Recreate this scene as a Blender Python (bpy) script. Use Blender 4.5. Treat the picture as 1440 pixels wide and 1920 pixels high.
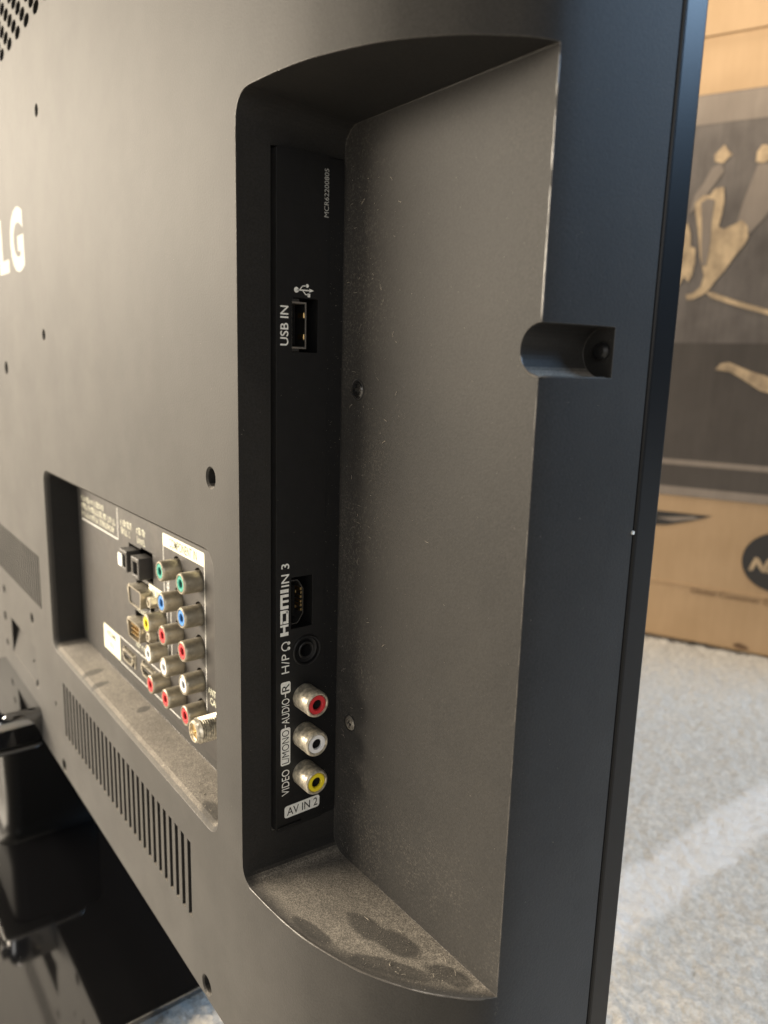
import bpy, bmesh, math, random
from mathutils import Vector, Matrix, noise

# ------------------------------------------------------------------ scene
scene = bpy.context.scene
for o in list(bpy.data.objects):
    bpy.data.objects.remove(o)
COL = scene.collection
random.seed(7)

# Working frame: millimetres. x runs along the television's back, y into it,
# z up; FLOOR is the carpet's level in that frame.  ORIGIN of the frame sits at
# world (0, 0, 0.298).
FLOOR = -298.0
MM = 0.001

# ------------------------------------------------------------------ camera
cam_data = bpy.data.cameras.new('camera')
cam = bpy.data.objects.new('camera', cam_data)
COL.objects.link(cam)
scene.camera = cam
RX = (0.6099109, 0.7919788, 0.0278976)      # camera right in world
RD = (0.1697658, -0.0961903, -0.9807788)    # camera down
RF = (-0.7740725, 0.6029237, -0.1931184)    # camera forward
cam.matrix_world = Matrix(((RX[0], -RD[0], -RF[0], 0.191),
                           (RX[1], -RD[1], -RF[1], -0.096024),
                           (RX[2], -RD[2], -RF[2], 0.298),
                           (0, 0, 0, 1)))
cam_data.sensor_fit = 'VERTICAL'
cam_data.sensor_height = 36.0
cam_data.sensor_width = 27.0
cam_data.lens = 26.25
cam_data.clip_start = 0.01
cam_data.clip_end = 50
cam_data.dof.use_dof = True
cam_data.dof.focus_distance = 0.232
cam_data.dof.aperture_fstop = 12.5

# ------------------------------------------------------------------ world and lamps
world = bpy.data.worlds.new('World')
scene.world = world
world.use_nodes = True
wb = world.node_tree.nodes['Background']
wb.inputs['Color'].default_value = (0.86, 0.93, 1.0, 1)
wb.inputs['Strength'].default_value = 0.03


def area_light(name, loc, target, sx, sy, power, color):
    d = bpy.data.lights.new(name, 'AREA')
    d.shape = 'RECTANGLE'
    d.size, d.size_y = sx, sy
    d.energy = power
    d.color = color
    o = bpy.data.objects.new(name, d)
    COL.objects.link(o)
    o.location = loc
    v = Vector(target) - Vector(loc)
    o.rotation_euler = v.to_track_quat('-Z', 'Y').to_euler()
    return o


# long warm lamp behind and to the left of the set
area_light('key_lamp', (-1.48, -1.54, 0.80), (-0.05, 0.0, 0.22), 2.0, 0.5, 145, (1.0, 0.87, 0.69))
# broad added fill standing in for the room's lit side, down to the carpet
area_light('room_fill', (-1.7, -2.2, 0.55), (-0.1, 0.0, 0.15), 2.4, 1.5, 96, (1.0, 0.87, 0.70))
# unseen overhead lamp, added to brighten the carpet and the box
area_light('overhead_fill', (-0.15, 0.0, 3.6), (-0.1, 0.35, 0.0), 0.8, 0.8, 105, (1.0, 0.90, 0.77))
# the room's other side, soft and neutral
area_light('far_room_light', (2.1, -1.15, 1.0), (0.05, 0.02, 0.2), 1.6, 1.3, 20, (1.0, 0.97, 0.93))
# cool window off to the right
area_light('window_light', (1.50, 1.95, 1.75), (0.08, 0.05, 0.45), 0.9, 0.8, 70, (0.44, 0.68, 1.0))

vs = scene.view_settings
vs.view_transform = 'Standard'
vs.look = 'None'
vs.exposure = 0.0
vs.gamma = 1.0
vs.use_curve_mapping = False
scene.render.engine = 'CYCLES'


# ------------------------------------------------------------------ materials
def new_mat(name):
    m = bpy.data.materials.new(name)
    m.use_nodes = True
    nt = m.node_tree
    b = nt.nodes['Principled BSDF']
    return m, nt, b


class NT:
    """small helper for node building"""
    def __init__(self, nt):
        self.nt = nt
        self.tc = nt.nodes.new('ShaderNodeTexCoord')

    def node(self, t, **kw):
        n = self.nt.nodes.new(t)
        for k, v in kw.items():
            setattr(n, k, v)
        return n

    def link(self, a, b):
        self.nt.links.new(a, b)

    def math(self, op, a, b=None, c=None, clamp=False):
        n = self.node('ShaderNodeMath', operation=op, use_clamp=clamp)
        for i, v in enumerate((a, b, c)):
            if v is None:
                continue
            if isinstance(v, (int, float)):
                n.inputs[i].default_value = v
            else:
                self.link(v, n.inputs[i])
        return n.outputs[0]

    def noise(self, scale, detail=3, rough=0.55, vec=None):
        n = self.node('ShaderNodeTexNoise')
        n.inputs['Scale'].default_value = scale
        n.inputs['Detail'].default_value = detail
        n.inputs['Roughness'].default_value = rough
        self.link(vec or self.tc.outputs['Object'], n.inputs['Vector'])
        return n.outputs['Fac']

    def ramp(self, fac, lo, hi, a=0.0, b=1.0):
        n = self.node('ShaderNodeMapRange', interpolation_type='SMOOTHSTEP')
        n.inputs['From Min'].default_value = lo
        n.inputs['From Max'].default_value = hi
        n.inputs['To Min'].default_value = a
        n.inputs['To Max'].default_value = b
        self.link(fac, n.inputs['Value'])
        return n.outputs['Result']

    def mix(self, fac, ca, cb):
        n = self.node('ShaderNodeMix', data_type='RGBA')
        if isinstance(fac, (int, float)):
            n.inputs[0].default_value = fac
        else:
            self.link(fac, n.inputs[0])
        for sock, v in ((n.inputs[6], ca), (n.inputs[7], cb)):
            if isinstance(v, tuple):
                sock.default_value = (*v, 1)
            else:
                self.link(v, sock)
        return n.outputs[2]

    def bump(self, h, strength, dist):
        n = self.node('ShaderNodeBump')
        n.inputs['Strength'].default_value = strength
        n.inputs['Distance'].default_value = dist
        self.link(h, n.inputs['Height'])
        return n.outputs['Normal']


def plain(name, col, rough=0.5, metal=0.0, spec=0.5, var=0.0, vscale=300, bump=0.0, bscale=2000, coat=0.0):
    m, nt, b = new_mat(name)
    h = NT(nt)
    b.inputs['Base Color'].default_value = (*col, 1)
    b.inputs['Roughness'].default_value = rough
    b.inputs['Metallic'].default_value = metal
    b.inputs['Specular IOR Level'].default_value = spec
    b.inputs['Coat Weight'].default_value = coat
    b.inputs['Coat Roughness'].default_value = 0.06
    if var:
        n = h.noise(vscale, 4)
        dark = tuple(c * (1 - var) for c in col)
        h.link(h.mix(h.ramp(n, 0.3, 0.7), dark, tuple(min(1, c * (1 + var * .5)) for c in col)), b.inputs['Base Color'])
        h.link(h.ramp(n, 0.3, 0.7, rough * 1.15, rough * 0.9), b.inputs['Roughness'])
    if bump:
        h.link(h.bump(h.noise(bscale, 2), bump, 0.0002), b.inputs['Normal'])
    return m


def cover_material():
    """textured near-black plastic, with dust lying on whatever faces up"""
    m, nt, b = new_mat('textured_plastic')
    h = NT(nt)
    geo = h.node('ShaderNodeNewGeometry')
    sp = h.node('ShaderNodeSeparateXYZ')
    h.link(geo.outputs['True Normal'], sp.inputs[0])
    so = h.node('ShaderNodeSeparateXYZ')
    h.link(h.tc.outputs['Object'], so.inputs[0])
    X, Y, Z = so.outputs
    up = h.ramp(sp.outputs['Z'], 0.55, 0.9)
    big = h.ramp(h.noise(55, 4, 0.6), 0.30, 0.62)
    fine = h.ramp(h.noise(2300, 4, 0.8), 0.42, 0.62)
    mid = h.ramp(h.noise(420, 4, 0.6), 0.3, 0.7, 0.72, 1.0)

    wob = h.math('MULTIPLY', h.noise(260, 2), 0.8)

    def ellipse(cx_, cy_, rx, ry, ang=0.0):
        ca, sa = math.cos(ang), math.sin(ang)
        dx = h.math('SUBTRACT', X, cx_ * MM)
        dy = h.math('SUBTRACT', Y, cy_ * MM)
        a = h.math('ADD', h.math('MULTIPLY', dx, ca / (rx * MM)), h.math('MULTIPLY', dy, sa / (rx * MM)))
        c = h.math('ADD', h.math('MULTIPLY', dx, -sa / (ry * MM)), h.math('MULTIPLY', dy, ca / (ry * MM)))
        r2 = h.math('ADD', h.math('MULTIPLY', a, a), h.math('MULTIPLY', c, c))
        return h.ramp(h.math('ADD', r2, wob), 0.95, 1.75)      # 0 inside, 1 outside
    # finger wipes in the dust of the recess ledge and of the socket bay
    wipe = None
    for e in ((39, 20.5, 8.5, 3.6, 0.15), (49, 24, 7.5, 4.0, 0.25), (66, 28.2, 7, 3.0, 0.5), (31, 6.5, 8, 2.2, 0.2),
              (55, 17, 14, 2.6, 0.62),
              (-173, 6, 3.2, 6.0, 0.25), (-157, 4, 2.6, 5.0, 0.2), (-119, 12, 2.5, 3.5, 0.3), (-30, 4, 7, 3.5, 0)):
        k = ellipse(*e)
        wipe = k if wipe is None else h.math('MULTIPLY', wipe, k)
    wipe = h.math('ADD', h.math('MULTIPLY', wipe, 0.74), 0.26)
    # dust is thin beside the recess's curved lip
    xn = h.math('MAXIMUM', h.math('DIVIDE', X, 79 * MM), 0.0)
    lip = h.math('MULTIPLY', h.math('POWER', xn, 2.9), 33.0 * MM)
    rim = h.ramp(h.math('SUBTRACT', Y, lip), 0.8 * MM, 6.5 * MM, 0.12, 1.0)
    in_recess = h.ramp(X, -4 * MM, -1 * MM)
    rim = h.math('MAXIMUM', rim, h.math('SUBTRACT', 1.0, in_recess))
    dust_up = h.math('MULTIPLY', up, h.math('MULTIPLY', h.math('MULTIPLY', wipe, rim),
                     h.math('MULTIPLY', mid, h.math('ADD', h.math('MULTIPLY', fine, 0.75), 0.32))))
    dust_up = h.math('MULTIPLY', dust_up, h.math('ADD', h.math('MULTIPLY', big, 0.25), 0.75))
    # a film of lint on the recess floor, thickest along the inner corner
    onfl = h.math('MULTIPLY', h.ramp(Y, 33.2 * MM, 33.6 * MM), h.ramp(Y, 34.2 * MM, 34.6 * MM, 1.0, 0.0))
    onfl = h.math('MULTIPLY', onfl, in_recess)
    near = h.math('MAXIMUM', h.ramp(X, 3 * MM, 34 * MM, 1.0, 0.12), h.ramp(Z, -160 * MM, -110 * MM, 0.8, 0.0))
    lint = h.math('MULTIPLY', h.math('MULTIPLY', onfl, near),
                  h.math('MULTIPLY', h.ramp(h.noise(1700, 5, 0.75), 0.48, 0.68), h.ramp(h.noise(45, 3), 0.35, 0.62, 0.25, 1.0)))
    lint = h.math('MULTIPLY', lint, 0.27)
    dust = h.math('MAXIMUM', dust_up, lint, clamp=True)
    film = h.ramp(h.noise(18, 4, 0.6), 0.3, 0.75, 0.0, 0.02)
    dust = h.math('MAXIMUM', dust, film)
    base = h.mix(h.ramp(h.noise(2200, 2), 0.35, 0.65), (0.011, 0.0107, 0.0103), (0.017, 0.0165, 0.016))
    h.link(h.mix(dust, base, (0.33, 0.295, 0.245)), b.inputs['Base Color'])
    h.link(h.math('ADD', h.math('MULTIPLY', dust, 0.3), 0.60), b.inputs['Roughness'])
    b.inputs['Specular IOR Level'].default_value = 0.16
    h.link(h.math('MULTIPLY', h.ramp(sp.outputs['Z'], -0.8, -0.15, 0.0, 0.25), h.ramp(h.noise(28, 5, 0.65), 0.3, 0.7, 0.84, 1.12)), b.inputs['Sheen Weight'])   # no dust film on what faces down
    b.inputs['Sheen Roughness'].default_value = 0.45
    b.inputs['Sheen Tint'].default_value = (1.0, 0.96, 0.90, 1)
    h.link(h.bump(h.noise(1500, 2, 0.5), 0.34, 0.00012), b.inputs['Normal'])
    return m


def carpet_material():
    m, nt, b = new_mat('carpet_pile')
    h = NT(nt)
    so = h.node('ShaderNodeSeparateXYZ')
    h.link(h.tc.outputs['Object'], so.inputs[0])
    X = so.outputs[0]
    a = h.ramp(h.noise(340, 5, 0.65), 0.32, 0.68)
    c = h.ramp(h.noise(38, 4, 0.6), 0.3, 0.7)
    col = h.mix(a, (0.40, 0.372, 0.325), (0.62, 0.58, 0.515))
    col = h.mix(h.math('MULTIPLY', c, 0.35), col, (0.44, 0.42, 0.38))
    # one paler strip along y, with wavering edges
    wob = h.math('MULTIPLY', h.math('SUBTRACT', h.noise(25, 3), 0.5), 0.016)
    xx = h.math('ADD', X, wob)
    pale_strip = h.math('MULTIPLY', h.ramp(xx, -0.040, -0.030), h.ramp(xx, -0.006, 0.004, 1.0, 0.0))
    col = h.mix(h.math('MULTIPLY', pale_strip, 0.60), col, (0.74, 0.71, 0.67))
    h.link(col, b.inputs['Base Color'])
    b.inputs['Roughness'].default_value = 0.95
    b.inputs['Specular IOR Level'].default_value = 0.1
    b.inputs['Sheen Weight'].default_value = 0.25
    h.link(h.bump(h.noise(420, 4, 0.7), 0.8, 0.003), b.inputs['Normal'])
    return m


def card_material(name, ca, cb, rough=0.8, flute=0.06, big=14):
    m, nt, b = new_mat(name)
    h = NT(nt)
    mp = h.node('ShaderNodeMapping')
    mp.inputs['Scale'].default_value = (1, 1, 0.12)
    h.link(h.tc.outputs['Object'], mp.inputs[0])
    st = h.noise(170, 4, 0.6, mp.outputs[0])
    fac = h.math('ADD', h.math('MULTIPLY', h.ramp(h.noise(big, 4), 0.25, 0.75), 0.72), h.math('MULTIPLY', h.ramp(st, 0.3, 0.7), 0.28))
    h.link(h.mix(fac, ca, cb), b.inputs['Base Color'])
    b.inputs['Roughness'].default_value = rough
    b.inputs['Specular IOR Level'].default_value = 0.25
    h.link(h.bump(st, flute, 0.002), b.inputs['Normal'])
    return m


M = {}
M['cover'] = cover_material()
M['edge'] = plain('rubbed_edge_highlight', (0.075, 0.068, 0.06), 0.32, spec=0.6, bump=0.3, bscale=900, var=0.3, vscale=500)  # rubbed edges, coloured paler than the cover to paint in their highlight
M['plate'] = plain('terminal_plastic', (0.0075, 0.0075, 0.0078), 0.45, spec=0.32, bump=0.2, bscale=1600, var=0.25, vscale=120)
M['rear_plate'] = plain('rear_terminal_plastic', (0.035, 0.032, 0.030), 0.46, bump=0.15, bscale=1600, var=0.3, vscale=90)
M['bezel'] = plain('bezel_plastic', (0.006, 0.006, 0.0065), 0.36, spec=0.2, bump=0.1)
M['gloss'] = plain('gloss_black', (0.004, 0.004, 0.0045), 0.06, spec=1.0)
M['gloss'].node_tree.nodes['Principled BSDF'].inputs['IOR'].default_value = 2.1
M['satin'] = plain('satin_black', (0.008, 0.008, 0.008), 0.36, spec=0.04)
M['screen'] = plain('screen_glass', (0.006, 0.006, 0.007), 0.12)
M['hole'] = plain('dark_cavity', (0.004, 0.004, 0.004), 0.7, spec=0.1)
M['white_ink'] = plain('white_print', (0.72, 0.72, 0.68), 0.55, var=0.10, vscale=900)
M['grey_ink'] = plain('grey_print', (0.33, 0.33, 0.31), 0.6)
M['cream_ink'] = plain('cream_label', (0.66, 0.66, 0.52), 0.6)
M['black_ink'] = plain('black_print', (0.012, 0.012, 0.012), 0.55)
M['olive_ink'] = plain('olive_print', (0.10, 0.10, 0.06), 0.6)
M['nickel'] = plain('dusty_nickel', (0.64, 0.585, 0.47), 0.36, metal=0.6, var=0.55, vscale=520, bump=0.3, bscale=900)
M['nickel_dark'] = plain('tarnished_nickel', (0.40, 0.36, 0.28), 0.38, metal=0.7, var=0.3, vscale=300, bump=0.15, bscale=900)
M['steel'] = plain('port_steel', (0.55, 0.53, 0.50), 0.3, metal=1.0)
M['dark_steel'] = plain('dark_steel', (0.10, 0.098, 0.095), 0.34, metal=0.85)
M['gold'] = plain('gold_contact', (0.83, 0.60, 0.28), 0.28, metal=1.0)
M['red'] = plain('red_insulator', (0.52, 0.028, 0.035), 0.38)
M['white'] = plain('white_insulator', (0.72, 0.72, 0.72), 0.4)
M['yellow'] = plain('yellow_insulator', (0.72, 0.58, 0.02), 0.38)
M['green'] = plain('green_insulator', (0.03, 0.27, 0.21), 0.32)
M['blue'] = plain('blue_insulator', (0.05, 0.20, 0.52), 0.32)
M['screw'] = plain('black_screw', (0.10, 0.098, 0.095), 0.22, metal=0.9)
M['screw_dusty'] = plain('dusty_screw', (0.34, 0.31, 0.26), 0.5, metal=0.3, var=0.6, vscale=900)
M['dust'] = plain('lint_and_dust', (0.34, 0.305, 0.25), 0.9, spec=0.1)
M['logo'] = plain('logo_print', (0.36, 0.36, 0.345), 0.7, spec=0.05)
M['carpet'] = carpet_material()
M['card'] = card_material('kraft_card', (0.38, 0.255, 0.142), (0.46, 0.315, 0.185))
M['card_dark'] = card_material('dark_printed_card', (0.095, 0.082, 0.073), (0.175, 0.152, 0.135), 0.6, 0.1, 22)
M['card_dark2'] = card_material('darker_printed_card', (0.062, 0.053, 0.046), (0.088, 0.076, 0.066), 0.6, 0.1)
M['card_mid'] = card_material('mid_printed_card', (0.20, 0.165, 0.135), (0.27, 0.225, 0.185), 0.6, 0.2)
M['card_tan'] = card_material('tan_printed_card', (0.22, 0.165, 0.11), (0.66, 0.49, 0.30), 0.6, 0.1, 45)
M['card_ink'] = plain('box_black_ink', (0.028, 0.025, 0.023), 0.6)
M['card_text'] = plain('box_brown_ink', (0.14, 0.08, 0.04), 0.7)


# ------------------------------------------------------------------ mesh helpers (millimetres)
def mesh_from(verts, faces, name='mesh'):
    me = bpy.data.meshes.new(name)
    me.from_pydata([tuple(v) for v in verts], [], faces)
    me.update()
    bm = bmesh.new()
    bm.from_mesh(me)
    bmesh.ops.recalc_face_normals(bm, faces=bm.faces)
    bm.to_mesh(me)
    bm.free()
    return me


def loft(loops, cap=True):
    n = len(loops[0])
    v = [p for l in loops for p in l]
    f = []
    for i in range(len(loops) - 1):
        for j in range(n):
            k = (j + 1) % n
            f.append((i * n + j, i * n + k, (i + 1) * n + k, (i + 1) * n + j))
    if cap:
        f.append(tuple(range(n)))
        f.append(tuple(range((len(loops) - 1) * n, len(loops) * n)))
    return v, f


def rrect(x0, x1, z0, z1, r, seg=8):
    """rounded rectangle outline; r may be (bl, br, tr, tl)"""
    if isinstance(r, (int, float)):
        r = (r, r, r, r)
    pts = []
    for (cx_, cz_, rr, a0) in ((x0 + r[0], z0 + r[0], r[0], 180), (x1 - r[1], z0 + r[1], r[1], 270),
                               (x1 - r[2], z1 - r[2], r[2], 0), (x0 + r[3], z1 - r[3], r[3], 90)):
        for i in range(seg + 1):
            a = math.radians(a0 + 90 * i / seg)
            pts.append((cx_ + rr * math.cos(a), cz_ + rr * math.sin(a)))
    return pts


def tmp_obj(v, f):
    o = bpy.data.objects.new('tmp', mesh_from(v, f))
    COL.objects.link(o)
    return o


def join_geo(parts):
    V, F = [], []
    for v, f in parts:
        k = len(V)
        V += list(v)
        F += [tuple(i + k for i in q) for q in f]
    return V, F


def apply_mods(o):
    dg = bpy.context.evaluated_depsgraph_get()
    me = bpy.data.meshes.new_from_object(o.evaluated_get(dg))
    o.modifiers.clear()
    o.data = me


def cut(o, geo, self_int=False):
    c = tmp_obj(*geo)
    md = o.modifiers.new('cut', 'BOOLEAN')
    md.operation = 'DIFFERENCE'
    md.solver = 'EXACT'
    md.use_self = self_int
    md.object = c
    apply_mods(o)
    bpy.data.objects.remove(c)


def bevel(o, w, seg=2, angle=35, slot=-1):
    md = o.modifiers.new('bevel', 'BEVEL')
    md.material = slot
    md.width = w
    md.segments = seg
    md.limit_method = 'ANGLE'
    md.angle_limit = math.radians(angle)
    apply_mods(o)


def cyl_y(x, z, r, y0, y1, n=24, rz=None):
    rz = rz or r
    a = [(x + r * math.cos(2 * math.pi * i / n), z + rz * math.sin(2 * math.pi * i / n)) for i in range(n)]
    return loft([[(p, y0, q) for p, q in a], [(p, y1, q) for p, q in a]])


def cyl_x(y, z, r, x0, x1, n=28):
    a = [(y + r * math.cos(2 * math.pi * i / n), z + r * math.sin(2 * math.pi * i / n)) for i in range(n)]
    return loft([[(x0, p, q) for p, q in a], [(x1, p, q) for p, q in a]])


def box(x0, x1, y0, y1, z0, z1):
    return loft([[(x0, y0, z0), (x1, y0, z0), (x1, y1, z0), (x0, y1, z0)],
                 [(x0, y0, z1), (x1, y0, z1), (x1, y1, z1), (x0, y1, z1)]])


def lathe(profile, axis, n=32):
    """profile [(r, h)], h measured along axis ('x' positive or 'y' negative)"""
    V, F = [], []
    for r, hh in profile:
        for i in range(n):
            a = 2 * math.pi * i / n
            c, s = r * math.cos(a), r * math.sin(a)
            V.append((hh, c, s) if axis == 'x' else (c, -hh, s))
    for k in range(len(profile) - 1):
        for i in range(n):
            j = (i + 1) % n
            F.append((k * n + i, k * n + j, (k + 1) * n + j, (k + 1) * n + i))
    return V, F


def smooth(me, angle=32):
    for p in me.polygons:
        p.use_smooth = True
    me.set_sharp_from_angle(angle=math.radians(angle))


TV_BASE = Vector((-0.312, 0.040, 0.0))
OFFSET = Vector((0, 0, -FLOOR * MM)) - TV_BASE      # where the working origin lies seen from the set's base


def finish(o, name, mat, parent, smooth_angle=None, loc=None):
    """name a mm object, bring it to metres and hang it under its parent"""
    o.name = name
    o.data.name = name
    o.data.transform(Matrix.Scale(MM, 4))
    if mat is not None:
        o.data.materials.clear()
        o.data.materials.append(mat)
    if smooth_angle:
        smooth(o.data, smooth_angle)
    o.parent = parent
    o.location = loc if loc is not None else (0, 0, 0)
    return o


def part(name, geo, mat, parent, smooth_angle=None, loc=None, bev=None):
    o = tmp_obj(*geo)
    if bev:
        bevel(o, *bev)
    return finish(o, name, mat, parent, smooth_angle, loc)


def text_mesh(body, origin, u, v, n, width, height, bold=0.0, shear=0.0):
    """flat lettering fitted into width x height, lower left corner at origin (mm)"""
    cu = bpy.data.curves.new('t', 'FONT')
    cu.body = body
    cu.size = 1.0
    cu.offset = bold
    cu.shear = shear
    cu.resolution_u = 4
    o = bpy.data.objects.new('t', cu)
    COL.objects.link(o)
    dg = bpy.context.evaluated_depsgraph_get()
    me = bpy.data.meshes.new_from_object(o.evaluated_get(dg))
    bpy.data.objects.remove(o)
    xs = [p.co.x for p in me.vertices]
    ys = [p.co.y for p in me.vertices]
    x0, x1, y0, y1 = min(xs), max(xs), min(ys), max(ys)
    u, v, n = Vector(u), Vector(v), Vector(n)
    V = [Vector(origin) + u * ((p.co.x - x0) / (x1 - x0) * width) + v * ((p.co.y - y0) / (y1 - y0) * height) for p in me.vertices]
    F = [tuple(p.vertices) for p in me.polygons]
    bpy.data.meshes.remove(me)
    return V, F


def flat_poly(pts, origin, u, v):
    u, v = Vector(u), Vector(v)
    return [Vector(origin) + u * a + v * b for a, b in pts], [tuple(range(len(pts)))]


def flat_part(name, geos, mat, parent, loc=None, normal=None):
    """printed marks: flat faces, one mesh"""
    V, F = join_geo(geos)
    me = bpy.data.meshes.new(name)
    me.from_pydata([tuple(p) for p in V], [], F)
    me.update()
    if normal is not None:
        bm = bmesh.new()
        bm.from_mesh(me)
        for fc in bm.faces:
            fc.normal_update()
            if fc.normal.dot(Vector(normal)) < 0:
                fc.normal_flip()
        bm.to_mesh(me)
        bm.free()
    o = bpy.data.objects.new(name, me)
    COL.objects.link(o)
    return finish(o, name, mat, parent, None, loc)


def empty(name, loc, rz=0.0):
    o = bpy.data.objects.new(name, None)
    COL.objects.link(o)
    o.location = loc
    o.rotation_euler = (0, 0, rz)
    o.empty_display_size = 0.05
    return o


# ------------------------------------------------------------------ floor
def carpet():
    def axis(lo, hi, step, far, grow):
        pts = []
        t = lo
        while t <= hi:
            pts.append(t)
            t += step
        s = step
        a = lo
        left = []
        while a > -far:
            s *= grow
            a -= s
            left.append(a)
        s = step
        a = pts[-1]
        right = []
        while a < far:
            s *= grow
            a += s
            right.append(a)
        return left[::-1] + pts + right
    xs = axis(-0.30, 0.16, 0.0022, 4.0, 1.35)
    ys = axis(-0.04, 0.78, 0.0022, 4.0, 1.35)
    V = []
    for y in ys:
        for x in xs:
            near = -0.5 < x < 0.4 and -0.3 < y < 1.0
            zz = 0.0
            if near:
                p = Vector((x * 150, y * 150, 0.3))
                zz = 0.0022 * noise.noise(p) + 0.0022 * noise.noise(p * 2.6) + 0.002 * noise.noise(Vector((x * 28, y * 28, 4)))
                # flat under the stand and the box
            V.append((x, y, min(zz, 0.004) - 0.0015))
    n = len(xs)
    F = [(j * n + i, j * n + i + 1, (j + 1) * n + i + 1, (j + 1) * n + i) for j in range(len(ys) - 1) for i in range(n - 1)]
    me = bpy.data.meshes.new('carpet_floor')
    me.from_pydata(V, [], F)
    me.update()
    for p in me.polygons:
        p.use_smooth = True
    o = bpy.data.objects.new('carpet_floor', me)
    COL.objects.link(o)
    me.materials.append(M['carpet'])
    o['kind'] = 'structure'
    return o


carpet()

# ------------------------------------------------------------------ television
tv = empty('television', TV_BASE)
tv['label'] = 'black flat television seen from behind with dusty side input recess and rear socket bay'
tv['category'] = 'television'

# ---- back cover ----
CX = -312.0                                  # middle of the set
ZB, ZT = -228.0, 282.0
prof = [(-14, 0), (-4, 0.05), (8, 0.4), (20, 1.2), (30, 2.6), (38, 4.6), (47, 7.6), (55, 11.3), (65, 17.8), (72, 24.3),
        (75.6, 28.4), (78.0, 32.4), (79.3, 36.5), (80.2, 42), (81.1, 51), (81.7, 61), (82, 70.2)]


def catmull(P, per):
    out = []
    for i in range(len(P) - 1):
        p0 = Vector(P[max(i - 1, 0)])
        p1, p2 = Vector(P[i]), Vector(P[i + 1])
        p3 = Vector(P[min(i + 2, len(P) - 1)])
        for k in range(per):
            t = k / per
            out.append(tuple(0.5 * ((2 * p1) + (p2 - p0) * t + (2 * p0 - 5 * p1 + 4 * p2 - p3) * t * t + (3 * p1 - p0 - 3 * p2 + p3) * t ** 3)))
    out.append(P[-1])
    return out


PR = catmull(prof, 7)


def g_of(x):
    for a, b in zip(PR, PR[1:]):
        if a[0] <= x <= b[0]:
            return a[1] + (b[1] - a[1]) * (x - a[0]) / max(1e-6, b[0] - a[0])
    return 0.0


outline = PR + [(2 * CX - x, y) for x, y in reversed(PR)]
cov = tmp_obj(*loft([[(x, y, ZB) for x, y in outline], [(x, y, ZT) for x, y in outline]]))


cov.data.materials.append(M['cover'])
cov.data.materials.append(M['edge'])


def recess_loop(y):
    t = y / 33.8
    top = 69.0 - 3.2 * max(0.0, min(1.15, t))
    left = 0.0 + 1.6 * max(-0.5, t)
    bot = -161.6 - 0.9 * t
    return [(x, y, z) for x, z in rrect(left, 140, bot, top, (5.5, 1, 1, 6.5), 8)]


cut(cov, loft([recess_loop(-12), recess_loop(33.8)]))


def grow_rrect(x0, x1, z0, z1, r, g, y):
    return [(x, y, z) for x, z in rrect(x0 - g, x1 + g, z0 - g, z1 + g, r + g, 8)]


# rear socket bay with chamfered rim
B = (-221, -19.5, -155.0, -60.2, 5.0)
cut(cov, loft([grow_rrect(*B, 2.2, -6), grow_rrect(*B, 2.2, -0.001), grow_rrect(*B, 0.9, 1.2), grow_rrect(*B, 0.0, 2.6), grow_rrect(*B, -0.8, 16.2)]))
# side notch for the edge screw
st = [(78.6 + 5.9 * math.cos(math.radians(a)), 4.3 + 5.9 * math.sin(math.radians(a))) for a in range(90, 271, 10)]
st = [(120, 10.2)] + st + [(120, -1.6)]
cut(cov, loft([[(x, 10, z) for x, z in st], [(x, 56.4, z) for x, z in st]]))
bevel(cov, 0.6, 3, 40, 1)
# pockets for the two terminal plates
cut(cov, box(-16, 20, 10.2, 33.5, -148.0, 57.2))
cut(cov, box(-206, -27, 10, 40, -150, -66))
# shallow wedge pocket and groove low on the back
wedge = loft([[(-331, -1, -195), (-331, 0.15, -195), (-331, 6, -171), (-331, -1, -171)],
              [(-266, -1, -195), (-266, 0.15, -195), (-266, 6, -171), (-266, -1, -171)]])
cut(cov, wedge)
cut(cov, box(-380, -268, -1, 2.2, -219.6, -217.6))
# top grille field, slightly sunk
gx0, gx1, gz0, gz1 = -520, -105, 146.0, 262.0
cut(cov, loft([[(gx0 - 2, -0.5, gz0 - 2.0), (gx1 + 2, -0.5, gz0 - 2.0), (gx1 + 2, -0.5, gz1 + 2), (gx0 - 2, -0.5, gz1 + 2)],
               [(gx0, 2.2, gz0 + 0.9), (gx1, 2.2, gz0 + 0.9), (gx1, 2.2, gz1), (gx0, 2.2, gz1)]]))
# holes and slots
holes = []
for (x, z, r) in ((-18.4, -35.1, 2.9), (-195.2, 108.0, 2.3), (-205.1, 9.7, 2.3), (-293.7, -7.9, 3.5), (-225.3, -190.8, 1.3),
                  (-270.5, -154.1, 3.2), (-267.6, -193.8, 3.0), (-347.6, -156, 3.0), (-350.6, -175.8, 3.2), (-348.2, -194.2, 2.6),
                  (-29.0, -222.8, 3.4), (-214.8, -223.4, 3.4), (-284.0, -186.0, 1.2),
                  (-429, 108, 2.3), (-419, 9.7, 2.3), (-410, -223.4, 3.4), (-595, -222.8, 3.4)):
    holes.append(loft([[(x + q * math.cos(2 * math.pi * i / 24), y, z + q * math.sin(2 * math.pi * i / 24)) for i in range(24)]
                       for y, q in ((-1.0, r + 0.6), (-0.001, r + 0.6), (0.6, r), (16.0, r))]))
for i in range(29):                          # lower vent
    x = -42.3 - 5.85 * i
    holes.append(box(x - 1.5, x + 1.5, -1, 14, -202.6, -171.6))
for i in range(27):                          # middle vent
    x = -246.0 - 5.0 * i
    holes.append(box(x - 1.3, x + 1.3, -1, 12, -141.5, -110.0))
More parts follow.
